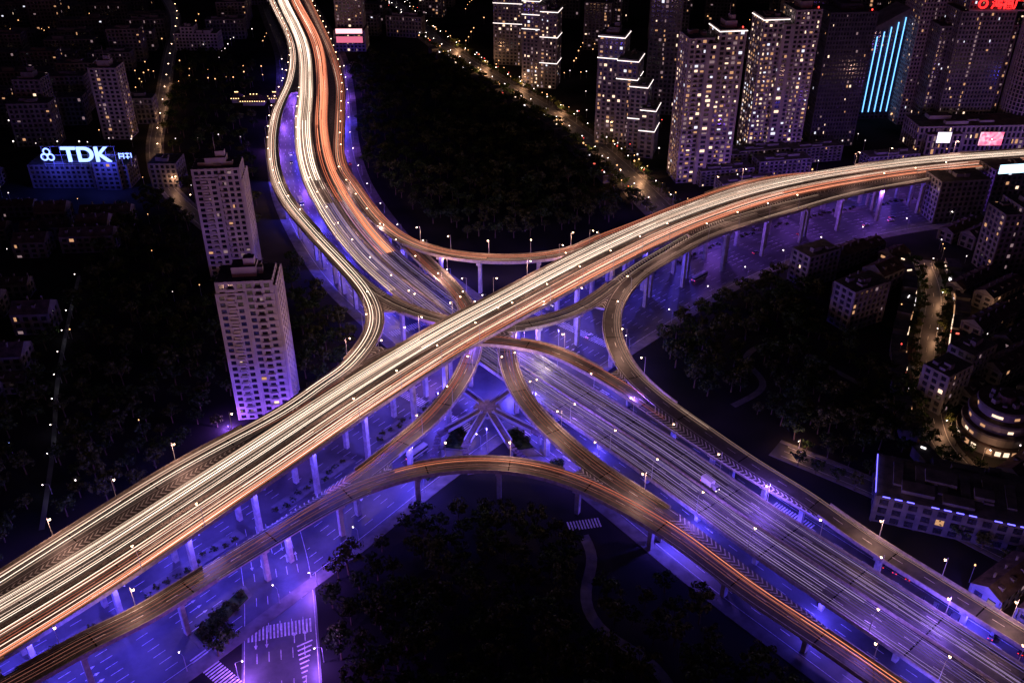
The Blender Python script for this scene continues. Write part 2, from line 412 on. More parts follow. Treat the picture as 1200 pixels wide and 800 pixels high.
# ---------------------------------------------------------------- buildings
def facade_box(mb,cx,cy,w,d,h,fl=3.1,bay=3.4,lit=.15,z0=0,rel=.28,sp=1.25,ww=.62,rr=random,balc=0,roof=4):
    mb.box(cx,cy,z0,z0+h-.02,w,d,0,1,top=6)
    nf=max(1,int(h/fl)); fl=h/nf
    for f in range(nf+1):
        zz=z0+f*fl; mb.box(cx,cy,max(z0,zz-sp/2),min(z0+h+.9,zz+sp/2),w+2*rel,d+2*rel,0,0,top=6 if f==nf else 0)
    for (ax,L,off) in (('x',w,d/2),('y',d,w/2)):
        nb=max(1,int(L/bay)); b=L/nb
        for s in (-1,1):
            for i in range(nb+1):
                t=-L/2+i*b; pw=b*(1-ww)
                if ax=='x': mb.box(cx+t*(1-.3/L),cy+s*(off+rel/2+.02),z0,z0+h+.7,pw,rel+.12,0,0)
                else: mb.box(cx+s*(off+rel/2+.02),cy+t*(1-.3/L),z0,z0+h+.7,rel+.12,pw,0,0)
            stair=rr.randrange(nb) if (nb>3 and lit>.06) else -1
            for i in range(nb):
                t=-L/2+(i+.5)*b; colp=rr.choice((.2,.6,1,1.8))
                for f in range(nf):
                    za=z0+f*fl+sp/2;zb=z0+(f+1)*fl-sp/2
                    pl=.7 if i==stair else lit*colp
                    if rr.random()<pl:
                        hw=b*ww/2*.92*(.5 if rr.random()<.5 else 1); m=2+(rr.choices(range(4),(2,4,1,5) if lit<.15 else (5,4,2,3))[0] if i!=stair else rr.choice((1,3,3))); e=off+.06
                        sh=0 if hw>b*ww*.4 else rr.choice((-1,1))*hw*.9; ta=t+sh; zt=za+(zb-za)*rr.choice((1,1,.7))
                        if ax=='x': mb.face([(cx+ta-hw,cy+s*e,za),(cx+ta+hw,cy+s*e,za),(cx+ta+hw,cy+s*e,zt),(cx+ta-hw,cy+s*e,zt)],m)
                        else: mb.face([(cx+s*e,cy+ta-hw,za),(cx+s*e,cy+ta+hw,za),(cx+s*e,cy+ta+hw,zt),(cx+s*e,cy+ta-hw,zt)],m)
                    if balc and i%balc==1 and f>0:
                        if ax=='x': mb.box(cx+t,cy+s*(off+.9),z0+f*fl-.15,z0+f*fl+.95,b*.85,1.5,0,0)
    if roof:
        for _ in range(roof):
            a=rr.uniform(-.3,.3)*w;c=rr.uniform(-.3,.3)*d; mb.box(cx+a,cy+c,z0+h,z0+h+rr.uniform(1.5,3.5),rr.uniform(.1,.25)*w,rr.uniform(.15,.3)*d,0,0,top=6)
BM=lambda wall:[wall,M_glass,*M_lw,M_flat]
M_led=emi('led_warm_white',(1,.84,.8),2.2); M_red=emi('aircraft_warning_red',(1,.04,.03),6)
def tower(name,x,y,rot,boxes,wall=M_wall,leds=(),cap=True,**kw):
    par=empty(name,(x,y,0),rot); mb=MB()
    for n,(cx,cy,w,d,h) in enumerate(boxes): facade_box(mb,cx,cy,w-.01*n,d-.013*n,h,**kw)
    if cap:
        cx,cy,w,d,h=max(boxes,key=lambda b:b[4]); mb.box(cx,cy,h,h+5,w*.45,d*.5,0,0,top=6); mb.box(cx+w*.1,cy,h+5,h+8,w*.2,d*.25,0,0,top=6)
        mb.tube((cx,cy,h+8),(cx,cy,h+15),.2,.08,4,0)
        if h>85: mb.cyl(cx+w*.4,cy-d*.4,h+1,h+1.9,.45,.45,6,7)
    mb.obj('walls_and_windows',BM(wall)+[M_red],par)
    if leds:
        ml=MB()
        for (cx,cy,w,d,z,mi) in leds:
            for s in (-1,1):
                ml.box(cx,cy+s*(d/2+.75),z,z+.5,w+1.6,.25,0,mi); ml.box(cx+s*(w/2+.75),cy,z+.003,z+.497,.25,d+1.2,0,mi)
        ml.obj('facade_light_strips',[M_led],par)
    occ.append((x,y,max(b[2] for b in boxes)*.75)); return par
kw=dict(lit=.055,balc=3)
tower('apartment_tower',-157,474,.12,[(0,0,24,15,65),(-6,2,12,20,60),(8,3,9,19,58)],M_wall2,**kw)
tower('apartment_tower',-110,344,.10,[(0,0,22,15,68),(-6,2,11,20,63),(7,3,10,19,65)],M_wall2,**kw)
tower('apartment_tower',-2,905,-.2,[(0,0,26,20,95),(0,3,14,24,104)],M_wall3,leds=[(0,0,26,20,z,0) for z in (38,56,74,92)],lit=.2)
tower('apartment_tower',26,832,-.25,[(-8,0,14,18,74),(8,0,14,18,66),(0,2,10,22,70)],M_wall3,leds=[(-8,0,14,18,z,0) for z in (50,62,73)]+[(8,0,14,18,z,0) for z in (22,44,65)],lit=.2)
tower('terraced_apartment_tower',80,690,-.3,[(-6,0,18,20,80),(8,-6,14,22,66),(18,-13,12,20,50),(27,-20,10,20,36)],M_wall3,leds=[(-6,0,18,20,z,0) for z in (64,79)]+[(8,-6,14,22,z,0) for z in (52,65)]+[(18,-13,12,20,z,0) for z in (26,49)]+[(27,-20,10,20,z,0) for z in (20,35)],lit=.18)
tower('apartment_tower',130,618,.15,[(-11,0,16,20,97),(10,2,17,20,101),(0,3,12,14,92),(-4,-3,6,20,94)],M_wall,lit=.38,balc=3,leds=[(10,2,17,20,100.5,0)])
tower('apartment_tower',188,660,.15,[(-12,0,17,20,100),(11,2,18,21,104),(0,3,12,14,95),(-4,-3,6,20,96)],M_wall,lit=.38,balc=3,leds=[(-12,0,17,20,99,0)])
tower('office_tower',238,690,.1,[(0,0,34,26,97)],mat('dark_cladding',(.04,.04,.05),(.07,.07,.08),.2,.8),lit=.04,bay=2.2)
t=tower('office_tower',288,752,.1,[(0,0,30,24,70)],mat('dark_cladding_2',(.04,.05,.08),(.07,.08,.12),.2,.8),lit=.03)
mb=MB()
for i in range(6):
    mb.box(-12.5+i*5,-12.9,6,68+i*3.5-6,.7,.3,0,0)
mb.obj('vertical_light_tubes',[emi('led_cyan_tube',(.15,.45,1),2.6)],t)
mb=MB(); mb.face([(-15,-12.3,70),(15,-12.3,86),(15,12,86),(-15,12,70)],0); mb.face([(-15,-12.3,69),(15,-12.3,69),(15,-12.3,86),(-15,-12.3,70)],0); mb.face([(15,-12.3,69),(15,12,69),(15,12,86),(15,-12.3,86)],0); mb.obj('slanted_crown',[M_wall3],t)
tower('office_tower',318,740,.1,[(0,0,26,26,118)],M_wall,lit=.09,bay=2.4)
t8=tower('office_tower',345,716,.05,[(0,0,40,28,92),(0,0,30,24,100),(-22,4,14,20,80),(22,4,14,20,80)],M_wall3,lit=.07,bay=2.6)
par=empty('office_tower',(395,705,0)); mb=MB(); mb.cyl(0,0,0,128,19,19,40,1,top=2)
for i in range(40):
    a=2*math.pi*i/40; mb.box(19.3*math.cos(a),19.3*math.sin(a),0,130,.9,.8,a,0)
for f in range(42): mb.cyl(0,0,f*3.1,f*3.1+.8,19.35,19.35,40,0)
mb.obj('ribbed_shell',[M_wall,M_glass,M_flat],par)
tower('shopping_podium',345,680,.05,[(0,0,95,26,19),(-30,-6,26,26,15)],M_wall,cap=False,lit=.12,fl=4.5)
def sign(name,x,y,z,w,h,m,rot=0,legs=True):
    par=empty(name,(x,y,z),rot); mb=MB(); mb.box(0,.3,-h/2-.3,h/2+.3,w+.6,.5,0,1); mb.face([(-w/2,-.03,-h/2),(w/2,-.03,-h/2),(w/2,-.03,h/2),(-w/2,-.03,h/2)],0)
    if legs:
        for s in (-.35,.35): mb.box(s*w,.4,-h/2-4,-h/2-.3,.3,.3,0,1)
    mb.obj('panel',[m,M_steel],par); return par
def screenmat(name,c1,c2,s):
    m,nt,b=base(name); v=nt.nodes.new('ShaderNodeTexVoronoi'); v.inputs['Scale'].default_value=.5; r=nt.nodes.new('ShaderNodeValToRGB')
    tc=nt.nodes.new('ShaderNodeTexCoord'); nt.links.new(tc.outputs['Object'],v.inputs['Vector']); nt.links.new(v.outputs['Color'],r.inputs['Fac'])
    r.color_ramp.elements[0].color=(*c1,1);r.color_ramp.elements[1].color=(*c2,1); r.color_ramp.elements[0].position=.35
    nt.links.new(r.outputs['Color'],b.inputs['Emission Color']); b.inputs['Emission Strength'].default_value=s; m.cycles.emission_sampling='NONE'; return m
sign('advertising_screen',314,657,14,10,8,screenmat('screen_a',(1,.9,.9),(.5,.5,.8),1.6))
sign('advertising_screen',350,660,12,17,10,screenmat('screen_b',(1,.08,.05),(1,.7,.65),1.3))
def text(name,body,x,y,z,size,m,ext=.4,parent=None,rotz=0):
    c=bpy.data.curves.new(name,'FONT'); c.body=body; c.size=size; c.extrude=ext; c.align_x='CENTER'; c.align_y='CENTER'; c.offset=.02*size; c.materials.append(m)
    o=ob(name,c,parent,(x,y,z)); o.rotation_euler=(math.radians(90),0,rotz); return o
M_sblue=emi('sign_blue',(.20,.30,1),3.6); M_sred=emi('sign_red',(1,.02,.02),3)
par=empty('rooftop_sign')
text('lettering','鸿福广场',360,699,98,8,M_sred,parent=par); text('emblem','O',338,699,98,9,M_sred,parent=par)
mb=MB(); mb.box(352,700.5,93,94,44,.6,0,0); mb.obj('support_rail',[M_steel],par)
tower('office_block',-292,606,.0,[(0,0,66,18,16),(20,-2,16,20,19)],M_wall3,cap=False,lit=.02)
tower('office_block',-235,606,.0,[(0,0,18,18,17)],M_wall3,cap=False,lit=.02)
par=empty('rooftop_sign'); tt=text('lettering','TDK',-283,594,24.5,14,M_sblue,.6,par); tt.scale=(1.12,1,1)
mb=MB()
for a in (90,210,330):
    cx=-308.5+2.5*math.cos(math.radians(a)); cz=24.5+2.5*math.sin(math.radians(a))
    for i in range(16):
        t0=i/16*6.283;t1=(i+1)/16*6.283
        mb.face([(cx+q*math.cos(t),594-a*.001,cz+q*math.sin(t)) for q,t in ((2.6,t0),(2.6,t1),(1.6,t1),(1.6,t0))],0)
for i in range(9): mb.box(-312+i*6,595,16,30,.25,.25,0,1)
for z in (18,24,30): mb.box(-288,595.3,z,z+.25,50,.2,0,1)
mb.obj('emblem_and_frame',[M_sblue,M_steel],par)
par=empty('rooftop_sign'); mb=MB()
for i,(x,w,z,h) in enumerate(((-261,.5,24,4),(-259.5,2.6,25.4,.5),(-259.5,2.4,23.6,.5),(-258,.5,24,4),(-255.5,3,25.6,.5),(-255.5,.5,24,4),(-255.5,2.6,23.2,.5),(-253,.5,24.4,3.2))): mb.box(x,594+.01*i,z-h/2,z+h/2,w,.5,0,0)
for x in (-260,-254): mb.box(x,595,17,26,.3,.3,0,1)
mb.obj('characters',[M_sblue,M_steel],par)
tower('apartment_tower',-302,700,0,[(0,0,20,16,54),(0,3,12,20,50)],M_wall,lit=.09)
tower('apartment_tower',-363,705,0,[(0,0,20,16,44),(0,3,12,20,42)],M_wall3,lit=.04)
tower('office_block',-313,955,0,[(0,0,42,16,16),(-8,0,12,14,22)],M_wall2,cap=False,lit=.04)
tower('hotel_tower',-160,955,0,[(0,0,30,24,20),(0,4,26,18,62)],M_wall,lit=.16)
sign('advertising_screen',-160,941.5,20,26,4.5,emi('screen_pink',(1,.45,.5),2),legs=False)
sign('advertising_screen',-160,941,12,26,6,emi('screen_pink_dim',(1,.2,.35),.8),legs=False)
tower('mid_rise_block',279,552,.15,[(0,0,32,18,27)],M_wall3,cap=False,lit=.06)
tower('mid_rise_block',318,570,.15,[(0,0,27,18,27)],M_wall3,cap=False,lit=.06)
sign('illuminated_billboard',318,559,29,24,6,emi('billboard_cyan',(.5,.8,1),2.5),.15)
tower('mid_rise_block',282,480,.15,[(0,0,28,16,37),(4,2,16,18,40)],M_wall3,cap=False,lit=.09)
tower('mid_rise_block',178,420,.5,[(0,0,24,13,23)],M_wall3,cap=False,lit=.055)
tower('mid_rise_block',168,466,.5,[(0,0,22,13,19)],M_wall3,cap=False,lit=.055)
tower('mid_rise_block',194,348,.6,[(0,0,17,12,20)],M_wall3,cap=False,lit=.08)
tower('mid_rise_block',212,365,.6,[(0,0,17,12,20)],M_wall3,cap=False,lit=.06)
par=empty('round_tiered_building',(208,322,0)); mb=MB()
for i,(r,z) in enumerate(((15,0),(14,5),(12.5,10),(10,15))):
    mb.cyl(0,0,z,z+4.2,r,r,28,0); mb.cyl(0,0,z+4.2,z+5,r+1.2,r+.9,28,1,top=2)
    for q in range(28):
        if R()<(.85 if i==0 else .3):
            a=6.283*(q+.5)/28; mb.box((r*.994+.06)*math.cos(a),(r*.994+.06)*math.sin(a),z+1,z+1+(2.2 if i==0 else 1.2),.12,2.2,a,3 if R()<.6 else 4)
for q in range(9): a=q*.7; mb.box(6*math.cos(a),6*math.sin(a),20,20+U(.8,2.2),U(1,2.5),U(1,2.5),a,0)
mb.cyl(0,0,20,23,4,3.4,12,2); mb.obj('tiers',[M_wall3,M_flat,M_roof,M_lw[0],M_lw[1]],par); occ.append((208,322,18))
par=empty('exhibition_hall',(172,272,0),-.35); mb=MB(); facade_box(mb,0,0,62,26,12,fl=4,bay=5,lit=.04); facade_box(mb,10,17,40,10,9,fl=4.5,bay=5,lit=.03)
for i in range(7): mb.box(-24+i*8,2,12.5,13.6,3.5,14,0,0,top=6)
mb.obj('walls_and_windows',BM(mat('dark_stone',(.06,.06,.07),(.11,.105,.11),.2,.8)),par); mb=MB()
for i in range(14):
    if i%5!=3: mb.box(-28+i*4.3,-14,13,13.3,2.6,.3,0,0)
mb.box(-31.9,0,13,13.3,.3,24,0,0); mb.obj('led_edge',[M_blueled],par); occ.append((172,272,36))
par=empty('chinese_pavilion',(-217,778,0)); mb=MB()
for x,y,w,d in ((0,0,22,12),(-16,6,9,9),(16,6,9,9)):
    mb.box(x,y,0,4,w*.8,d*.8,0,0)
    for s in range(3): mb.box(x,y,4+s*1.2,5.1+s*1.2,w*(1.1-.28*s),d*(1.1-.28*s),0,1,taper=.75)
    for i in range(int(w/2)):
        for s in (-1,1): mb.box(x-w*.5+i*2+1,y+s*d*.57,4.0,4.6,.7,.3,0,2)
    for i in range(3): mb.box(x-w*.12+i*w*.12,y,8.1,8.7,.8,.5,0,2)
mb.obj('halls',[M_wall,M_roof,emi('eave_lights',(1,.62,.28),3.5)],par); occ.append((-217,778,26))
def rowhouse(seed,L,d,h,lit):
    rr=random.Random(seed); mb=MB(); facade_box(mb,0,0,L,d,h,fl=3,bay=4,lit=lit,rr=rr,roof=0,rel=.15)
    rh=d*.3; a=L/2+.5;b=d/2+.7; z=h+1.0
    mb.face([(-a,-b,z),(a,-b,z),(a,0,z+rh),(-a,0,z+rh)],6); mb.face([(-a,b,z),(a,b,z),(a,0,z+rh),(-a,0,z+rh)],6)
    mb.face([(-a,-b,z),(-a,b,z),(-a,0,z+rh)],0); mb.face([(a,-b,z),(a,b,z),(a,0,z+rh)],0)
    for i in range(int(L/7)):
        x=-L/2+4+i*7; mb.box(x,-b*.45,z+.2,z+rh*.5+1.1,1.6,1.8,0,0,top=6); mb.box(x+2.5,b*.3,z+.5,z+rh+1,.7,.7,0,0)
    return mb.mesh('row_house',[M_wall3,M_glass,*M_lw,M_roof])
RH=[rowhouse(i,l,w,h,lt) for i,(l,w,h,lt) in enumerate(((26,10,7,.08),(34,9,7,.04),(18,13,10,.08),(30,10,9,.03),(28,8,7,.01),(14,10,6,.05)))]
def slab(seed,L,d,h,lit,wall):
    rr=random.Random(seed); mb=MB(); facade_box(mb,0,0,L,d,h,lit=lit,rr=rr,roof=5,balc=3); return mb.mesh('slab_block',BM(wall))
SL=[slab(21,38,12,18,.045,M_wall3),slab(22,46,12,21,.05,M_wall3),slab(23,30,14,30,.06,M_wall3),slab(24,26,18,52,.09,M_wall3),slab(25,24,20,78,.15,M_wall3),slab(26,30,22,95,.14,M_wall)]
parks=[[(-64,256),(-54,280),(-14,289),(20,282),(25,256),(27,231),(42,231),(60,235),(89,195),(104,171),(90,120),(-50,120),(-56,171),(-61,209)],
[(68,412),(94,453),(141,495),(165,470),(168,400),(189,349),(175,303),(138,290),(112,329),(80,362)],
[(-151,899),(-49,914),(15,794),(89,569),(53,530),(-21,512),(-66,555),(-111,645)],
[(-138,495),(-123,484),(-80,400),(-80,360),(-99,335),(-104,400)],
[(-327,945),(-241,885),(-181,628),(-156,530),(-179,500),(-242,560)],
[(-250,570),(-200,570),(-160,500),(-130,430),(-128,330),(-149,290),(-191,236),(-260,200),(-230,350)]]
def fill(poly,sx,sy,rot,meshes,name,dens=1,jit=.12,hs=(0.9,1.15)):
    xs=[q[0] for q in poly]; ys=[q[1] for q in poly]; cx,cy=sum(xs)/len(xs),sum(ys)/len(ys); L=max(max(xs)-min(xs),max(ys)-min(ys))
    c,s=math.cos(rot),math.sin(rot)
    for i in range(int(-L/sx),int(L/sx)+1):
        for j in range(int(-L/sy),int(L/sy)+1):
            a=(i+U(-jit,jit))*sx;b=(j+U(-jit,jit))*sy; p=(cx+a*c-b*s,cy+a*s+b*c)
            if R()>dens or not inside(p,poly) or not clear(p,14): continue
            if any(near(p,Q)[0]<w+9 for Q,w in gpaths if w<20): continue
            if any(abs(p[0]-x)<m and abs(p[1]-y)<m for x,y,m in occ) : continue
            if any(inside(p,k) for k in parks): continue
            ob(name,random.choice(meshes),None,(p[0],p[1],0),rot+random.choice((0,0,0,math.pi)),(1,1,U(*hs)))
fill([(165,480),(250,520),(330,540),(420,470),(330,300),(230,180),(150,150),(165,215),(190,300),(195,400)],31,15,.62,RH,'row_house',.92,hs=(.75,1.15))
fill([(-430,640),(-250,575),(-225,480),(-235,340),(-250,220),(-420,180),(-600,400)],34,18,.08,RH[2:],'row_house',.85)
fill([(-700,1300),(-420,1250),(-340,900),(-300,720),(-420,620),(-700,650)],54,38,.08,SL[:3],'slab_block',.8)
fill([(-300,1150),(-360,1700),(-900,1800),(-700,1200)],75,60,.1,SL[:4],'slab_block',.7)
fill([(-360,1250),(-310,960),(-250,950),(-300,1300)],50,40,.1,SL[:3],'slab_block',.9)
fill([(-230,1500),(-170,1010),(-60,940),(-40,1200),(-100,1600)],55,48,-.2,SL[:4],'slab_block',.8)
fill([(30,905),(110,740),(170,720),(260,830),(420,830),(600,900),(500,1500),(-50,1500),(-30,1010)],62,62,-.15,SL[1:],'high_rise_block',.7,hs=(.8,1.2))
fill([(120,600),(135,575),(330,635),(420,650),(420,660),(280,680),(150,640)],40,24,.2,SL[:1],'slab_block',.6,hs=(.5,.8))
fill([(430,640),(700,680),(800,1200),(420,820)],60,60,.2,SL[1:],'high_rise_block',.7)
forest('park_trees',parks[0],7.5,.95); forest('park_trees',parks[1],8,.95); forest('park_trees',parks[2],9.5,.95)
forest('park_trees',parks[3],8,.85); forest('park_trees',parks[4],12,.7); forest('park_trees',parks[5],10,.9)
def singletree(x,y,s,par=None): ob('tree',random.choice(TM),par,(x,y,0),U(0,6),(s,s,s))
for x,y,s in ((-96,206,1.1),(-99,210,.9),(-94,211,1.0)): singletree(x,y,s)
par=empty('avenue_trees')
for P in (SNE,SR,SE):
    for i in range(3,P.n-3,2):
        for sd in (1,-1):
            x,y,_=pt(P,i,sd*(P.w/2+1.5))
            if all(near((x,y),PA[l])[0]>PA[l].w/2+5 for l in order) and near((x,y),GA)[0]>44 and near((x,y),GB)[0]>34: singletree(x+U(-1,1),y,U(.6,.95),par)
M_shop=[M_lw[0],M_lw[1],emi('shop_red',(1,.15,.1),1.4),emi('shop_white',(1,.9,.9),2)]
for P,ia,ib,sd in ((SNE,near((-60,940),SNE)[1],near((92,590),SNE)[1],-1),(SE,3,SE.n-6,-1),(SE,3,SE.n-6,1)):
    i=ia
    while i<ib-3:
        o=sd*(P.w/2+9); x,y,_=pt(P,i,o); r=math.atan2(P.t[i][1],P.t[i][0]); L=U(9,14)
        if all(near((x,y),PA[l])[0]>PA[l].w/2+8 for l in order) and not any(abs(x-a)<m*.8 and abs(y-b)<m*.8 for a,b,m in occ):
            par=empty('shop',(x,y,0),r); mb=MB(); hh=U(4,7); mb.box(0,0,0,hh,L,7,0,0,top=1); mb.box(0,0,hh,hh+.6,L+.4,7.4,0,0,top=1)
            for q in range(3):
                if R()<.6: mb.box(-L/3+q*L/3,(3.55 if sd<0 else -3.55),.4,2.4,L/3.6,.12,0,2+random.randrange(4))
            mb.box(0,(3.8 if sd<0 else -3.8),2.8,3.4,L*.8,.5,0,2+random.choice((0,1,3)))
            if R()<.5: mb.box(U(-3,3),U(-2,2),hh+.6,hh+1.4,U(1,3),.3,U(0,3),2+random.choice((0,2,3)))
            mb.obj('shop_front',[M_wall3,M_flat,*M_shop],par)
        i+=4
# scattered far lamps, courtyards and lanes of the surrounding city
mb=MB(); M_far=[M_steel,emi('far_lamp_amber',(1,.5,.2),2.6),emi('far_lamp_white',(1,.85,.8),2.4),emi('far_lamp_red',(1,.08,.06),2.4),emi('far_lamp_blue',(.3,.4,1),2.4)]
def farlamp(x,y,m=None):
    h=U(4,9); r=U(.2,.4)*(1 if y<600 else 1.5); mb.cyl(x,y,0,h,.1,.08,4,0); mb.cyl(x,y,h,h+r*1.5,r,r*.7,6,m or random.choices((1,2,3,4),(6,4,1,1))[0],)
for _ in range(44):
    x,y=U(-650,-250),U(620,1250); a=random.choice((.08,1.65))+U(-.05,.05); mm=random.choice((1,1,2))
    for q in range(random.randint(4,12)):
        xx,yy=x+math.cos(a)*q*16,y+math.sin(a)*q*16
        if clear((xx,yy),6): farlamp(xx,yy,mm)
for _ in range(44):
    x,y=U(-60,560),U(780,1350); a=random.choice((-.15,1.42))+U(-.05,.05); mm=random.choice((1,1,2))
    for q in range(random.randint(4,12)):
        xx,yy=x+math.cos(a)*q*15,y+math.sin(a)*q*15
        if clear((xx,yy),6) and not inside((xx,yy),parks[2]): farlamp(xx,yy,mm)
for _ in range(90):
    x,y=U(150,360),U(170,540)
    if clear((x,y),8) and not inside((x,y),parks[1]): farlamp(x,y)
for _ in range(50):
    x,y=U(-420,-150),U(220,640)
    if clear((x,y),8): farlamp(x,y)
for _ in range(90):
    x,y=U(60,420),U(600,760)
    if clear((x,y),6): farlamp(x,y)
for i in range(4,SNE.n-4):
    if R()<.7:
        x,y,_=pt(SNE,i,random.choice((-1,1))*U(7,15)); farlamp(x,y,random.choice((1,1,2,3)))
mb.obj('distant_street_lamps',M_far)
def island(pts,name='planted_traffic_island'):
    par=empty(name); mb=MB(); n=len(pts); cx=sum(p[0] for p in pts)/n; cy=sum(p[1] for p in pts)/n
    for m,z,k in ((0,.15,1),(1,.6,.86)):
        q=[(cx+(x-cx)*k,cy+(y-cy)*k) for x,y in pts]; mb.face([(x,y,z) for x,y in q],m)
        for i in range(n):
            a,b=q[i],q[(i+1)%n]; mb.face([(a[0],a[1],.02),(b[0],b[1],.02),(b[0],b[1],z),(a[0],a[1],z)],m)
    for _ in range(int(n*4)):
        a,b=random.sample(pts,2); t=U(.2,.8); s=U(.35,.5)
        p=(cx+((a[0]*t+b[0]*(1-t))-cx)*.7,cy+((a[1]*t+b[1]*(1-t))-cy)*.7)
        ob('shrub',random.choice(TM),par,(p[0],p[1],-1.5),U(0,6),(s,s,s))
    mb.obj('kerb_and_bed',[M_pave,M_leaf],par)
island([(-108,214),(-103,209),(-91,232),(-95,237)]); island([(-26,330),(-20,326),(-18,312),(-30,314)]); island([(-4,326),(2,330),(10,314),(0,311)])
island([(-40,300),(-30,303),(-34,292)]); island([(14,303),(22,306),(20,294)])
for k,G in (('A',GA),('B',GB)):
    P=PA[k]
    for i in range(6,P.n-10,14):
        if np.linalg.norm(P.xy[i]-cross)<60 or P.xy[i][1]>700: continue
        q=[pt(P,a,o)[:2] for a,o in ((i,-3),(i,3),(i+10,3),(i+10,-3))]
        par=empty('planted_median'); mb=MB(); mb.face([(x,y,.16) for x,y in q],0)
        for a in range(4): 
            u,v=q[a],q[(a+1)%4]; mb.face([(*u,.02),(*v,.02),(*v,.16),(*u,.16)],0)
        for s in range(10):
            x,y,_=pt(P,i+s,U(-1.6,1.6)); ob('shrub',random.choice(TM),par,(x,y,-2.2),U(0,6),(.38,.38,.4))
        mb.obj('kerb_and_bed',[M_pave],par)
# ---------------------------------------------------------------- street lamps
def lampmesh(h,gl,r):
    mb=MB(); mb.cyl(0,0,0,.5,.22,.2,8,0); mb.cyl(0,0,.5,h,.13,.07,6,0); mb.tube((0,0,h-.05),(1.9,0,h+.5),.06,.05,5,0)
    mb.box(2.2,0,h+.52,h+.62,1.1,.38,0,0); mb.cyl(2.25,0,h+.1,h+.51,r*.7,r,8,1,top=1); return mb.mesh('street_lamp',[M_steel,gl])
LM=lampmesh(8.5,M_lamp,.4); LMW=lampmesh(7,M_lampw,.3); LMS=lampmesh(5,M_lampw,.22)
def light(name,c,p,r=.3):
    l=bpy.data.lights.new(name,'POINT'); l.color=c; l.energy=p; l.shadow_soft_size=r; return l
LW=light('sodium_lamp',(1,.53,.42),9000); LWr=light('sodium_lamp_ramp',(1,.53,.40),6200); LV=light('violet_lamp',(.28,.13,1),20000); LG=light('street_light',(1,.5,.26),2000); LGN=light('avenue_light',(1,.5,.25),7000)
LF=light('blue_floodlight',(.09,.06,1),20000,.4); LF2=light('violet_floodlight',(.32,.11,1),15000,.4); LWH=light('path_light',(.8,.8,1),70)
LC=light('junction_lamp',(1,.8,.85),7000,.4)
def lamp(x,y,z,rot,mesh,L,h=8.5):
    o=ob('street_lamp',mesh,None,(x,y,z),rot)
    if L: ob('lamp_light',L,o,(2.25,0,h-.2))
cnt={}
for k,i,sd in lampspots:
    P=PA[k]; x,y,z=pt(P,i,sd*(P.w/2-.1)); d=-P.nl[i]*sd
    if y>1250: continue
    c=cnt[(k,sd)]=cnt.get((k,sd),0)+1; violet=(k=='B' and y<430); big=P.w>20
    L=(LV if violet else LW) if big else LWr
    if big and (c+(sd>0))%3: L=None
    if not big and (y>600 or c%2): L=None
    if big and R()<.12 and L is None: continue
    lamp(x,y,z+.9,math.atan2(d[1],d[0]),LM,L)
mbf=MB(); fpar=empty('underdeck_floodlights'); cnt=0
for k,i in floodspots:
    P=PA[k]; x,y=P.xy[i]
    if y>900 or x>430: continue
    z=P.z[i]-3.2; south=y<480 and x<230; cnt+=1
    for o in ((-P.w*.42,P.w*.42) if P.w>20 else (1.9,)):
        xx,yy,_=pt(P,i,o); xx+=P.t[i][0]*2.2; yy+=P.t[i][1]*2.2
        if any(l!=k and near((xx,yy),PA[l])[0]<PA[l].w/2+6 and PA[l].z[near((xx,yy),PA[l])[1]]<z+3 for l in order): continue
        mbf.box(xx,yy,z+.35,z+.7,.8,.5,0,0); mbf.box(xx,yy,z+.3,z+.345,.6,.4,0,1)
        if P.w>20:
            if (o>0)==(cnt%2>0) and (y>520 or k=='B'): continue
            ob('flood_lamp',LF if (south or R()<.4) else LF2,fpar,(xx,yy,z))
        elif cnt%2: ob('flood_lamp',LF if (south or R()<.4) else LF2,fpar,(xx,yy,z))
for x,y,z,L in ((-33,338,12,LF),(10,338,12,LF),(-11,312,12,LF),(14,366,14,LC),(-38,372,16,LF2),(22,384,16,LF)):
    ob('flood_lamp',L,fpar,(x,y,z)); mbf.box(x,y,z+.55,z+.85,.8,.5,0,0); mbf.cyl(x,y,z+.45,z+.54,.35,.35,8,2 if L is LC else 1); mbf.cyl(x+.5,y,0,z+.7,.16,.1,6,0)
mbf.obj('fixtures',[M_steel,M_blueled,M_lampw],fpar)
for P,st,both,m,L in ((SNE,6,1,LMW,LGN),(SNW,9,0,LM,LG),(SW,5,0,LMS,LWH),(SE,10,0,LMS,LG),(SR,10,0,LMS,LG),(GC,8,1,LMW,LF2),(GA,9,1,LMW,None),(GB,9,1,LMW,None)):
    c=0
    for i in range(2,P.n-2,st):
        for sd in ((1,-1) if both else (1,)):
            x,y,z=pt(P,i,sd*(P.w/2+1)-(6 if P is GA else 0)); d=-P.nl[i]*sd; c+=1
            if P in (GA,GB) and (y>900 or (inB((x,y)) if P is GA else inA((x,y)))): continue
            far=(P is SNW and not 580<y<840) or (P is SNE and (c%3 or y>950)) or (P is SW and c%2)
            if all(near((x,y),PA[l])[0]>PA[l].w/2+1.5 for l in order): lamp(x,y,.1,math.atan2(d[1],d[0]),m,None if far else L,5 if m is LMS else 7)
for x,y in ((215,300),(250,420),(196,306)): lamp(x,y,.1,U(0,6),LMW,LG,7)
lt=light('sign_glow',(.06,.08,1),16000,2)
for x in (-305,-270): ob('sign_glow_fill',lt,None,(x,587,22))  # added bare point lights, stand in for the sign's blue halo
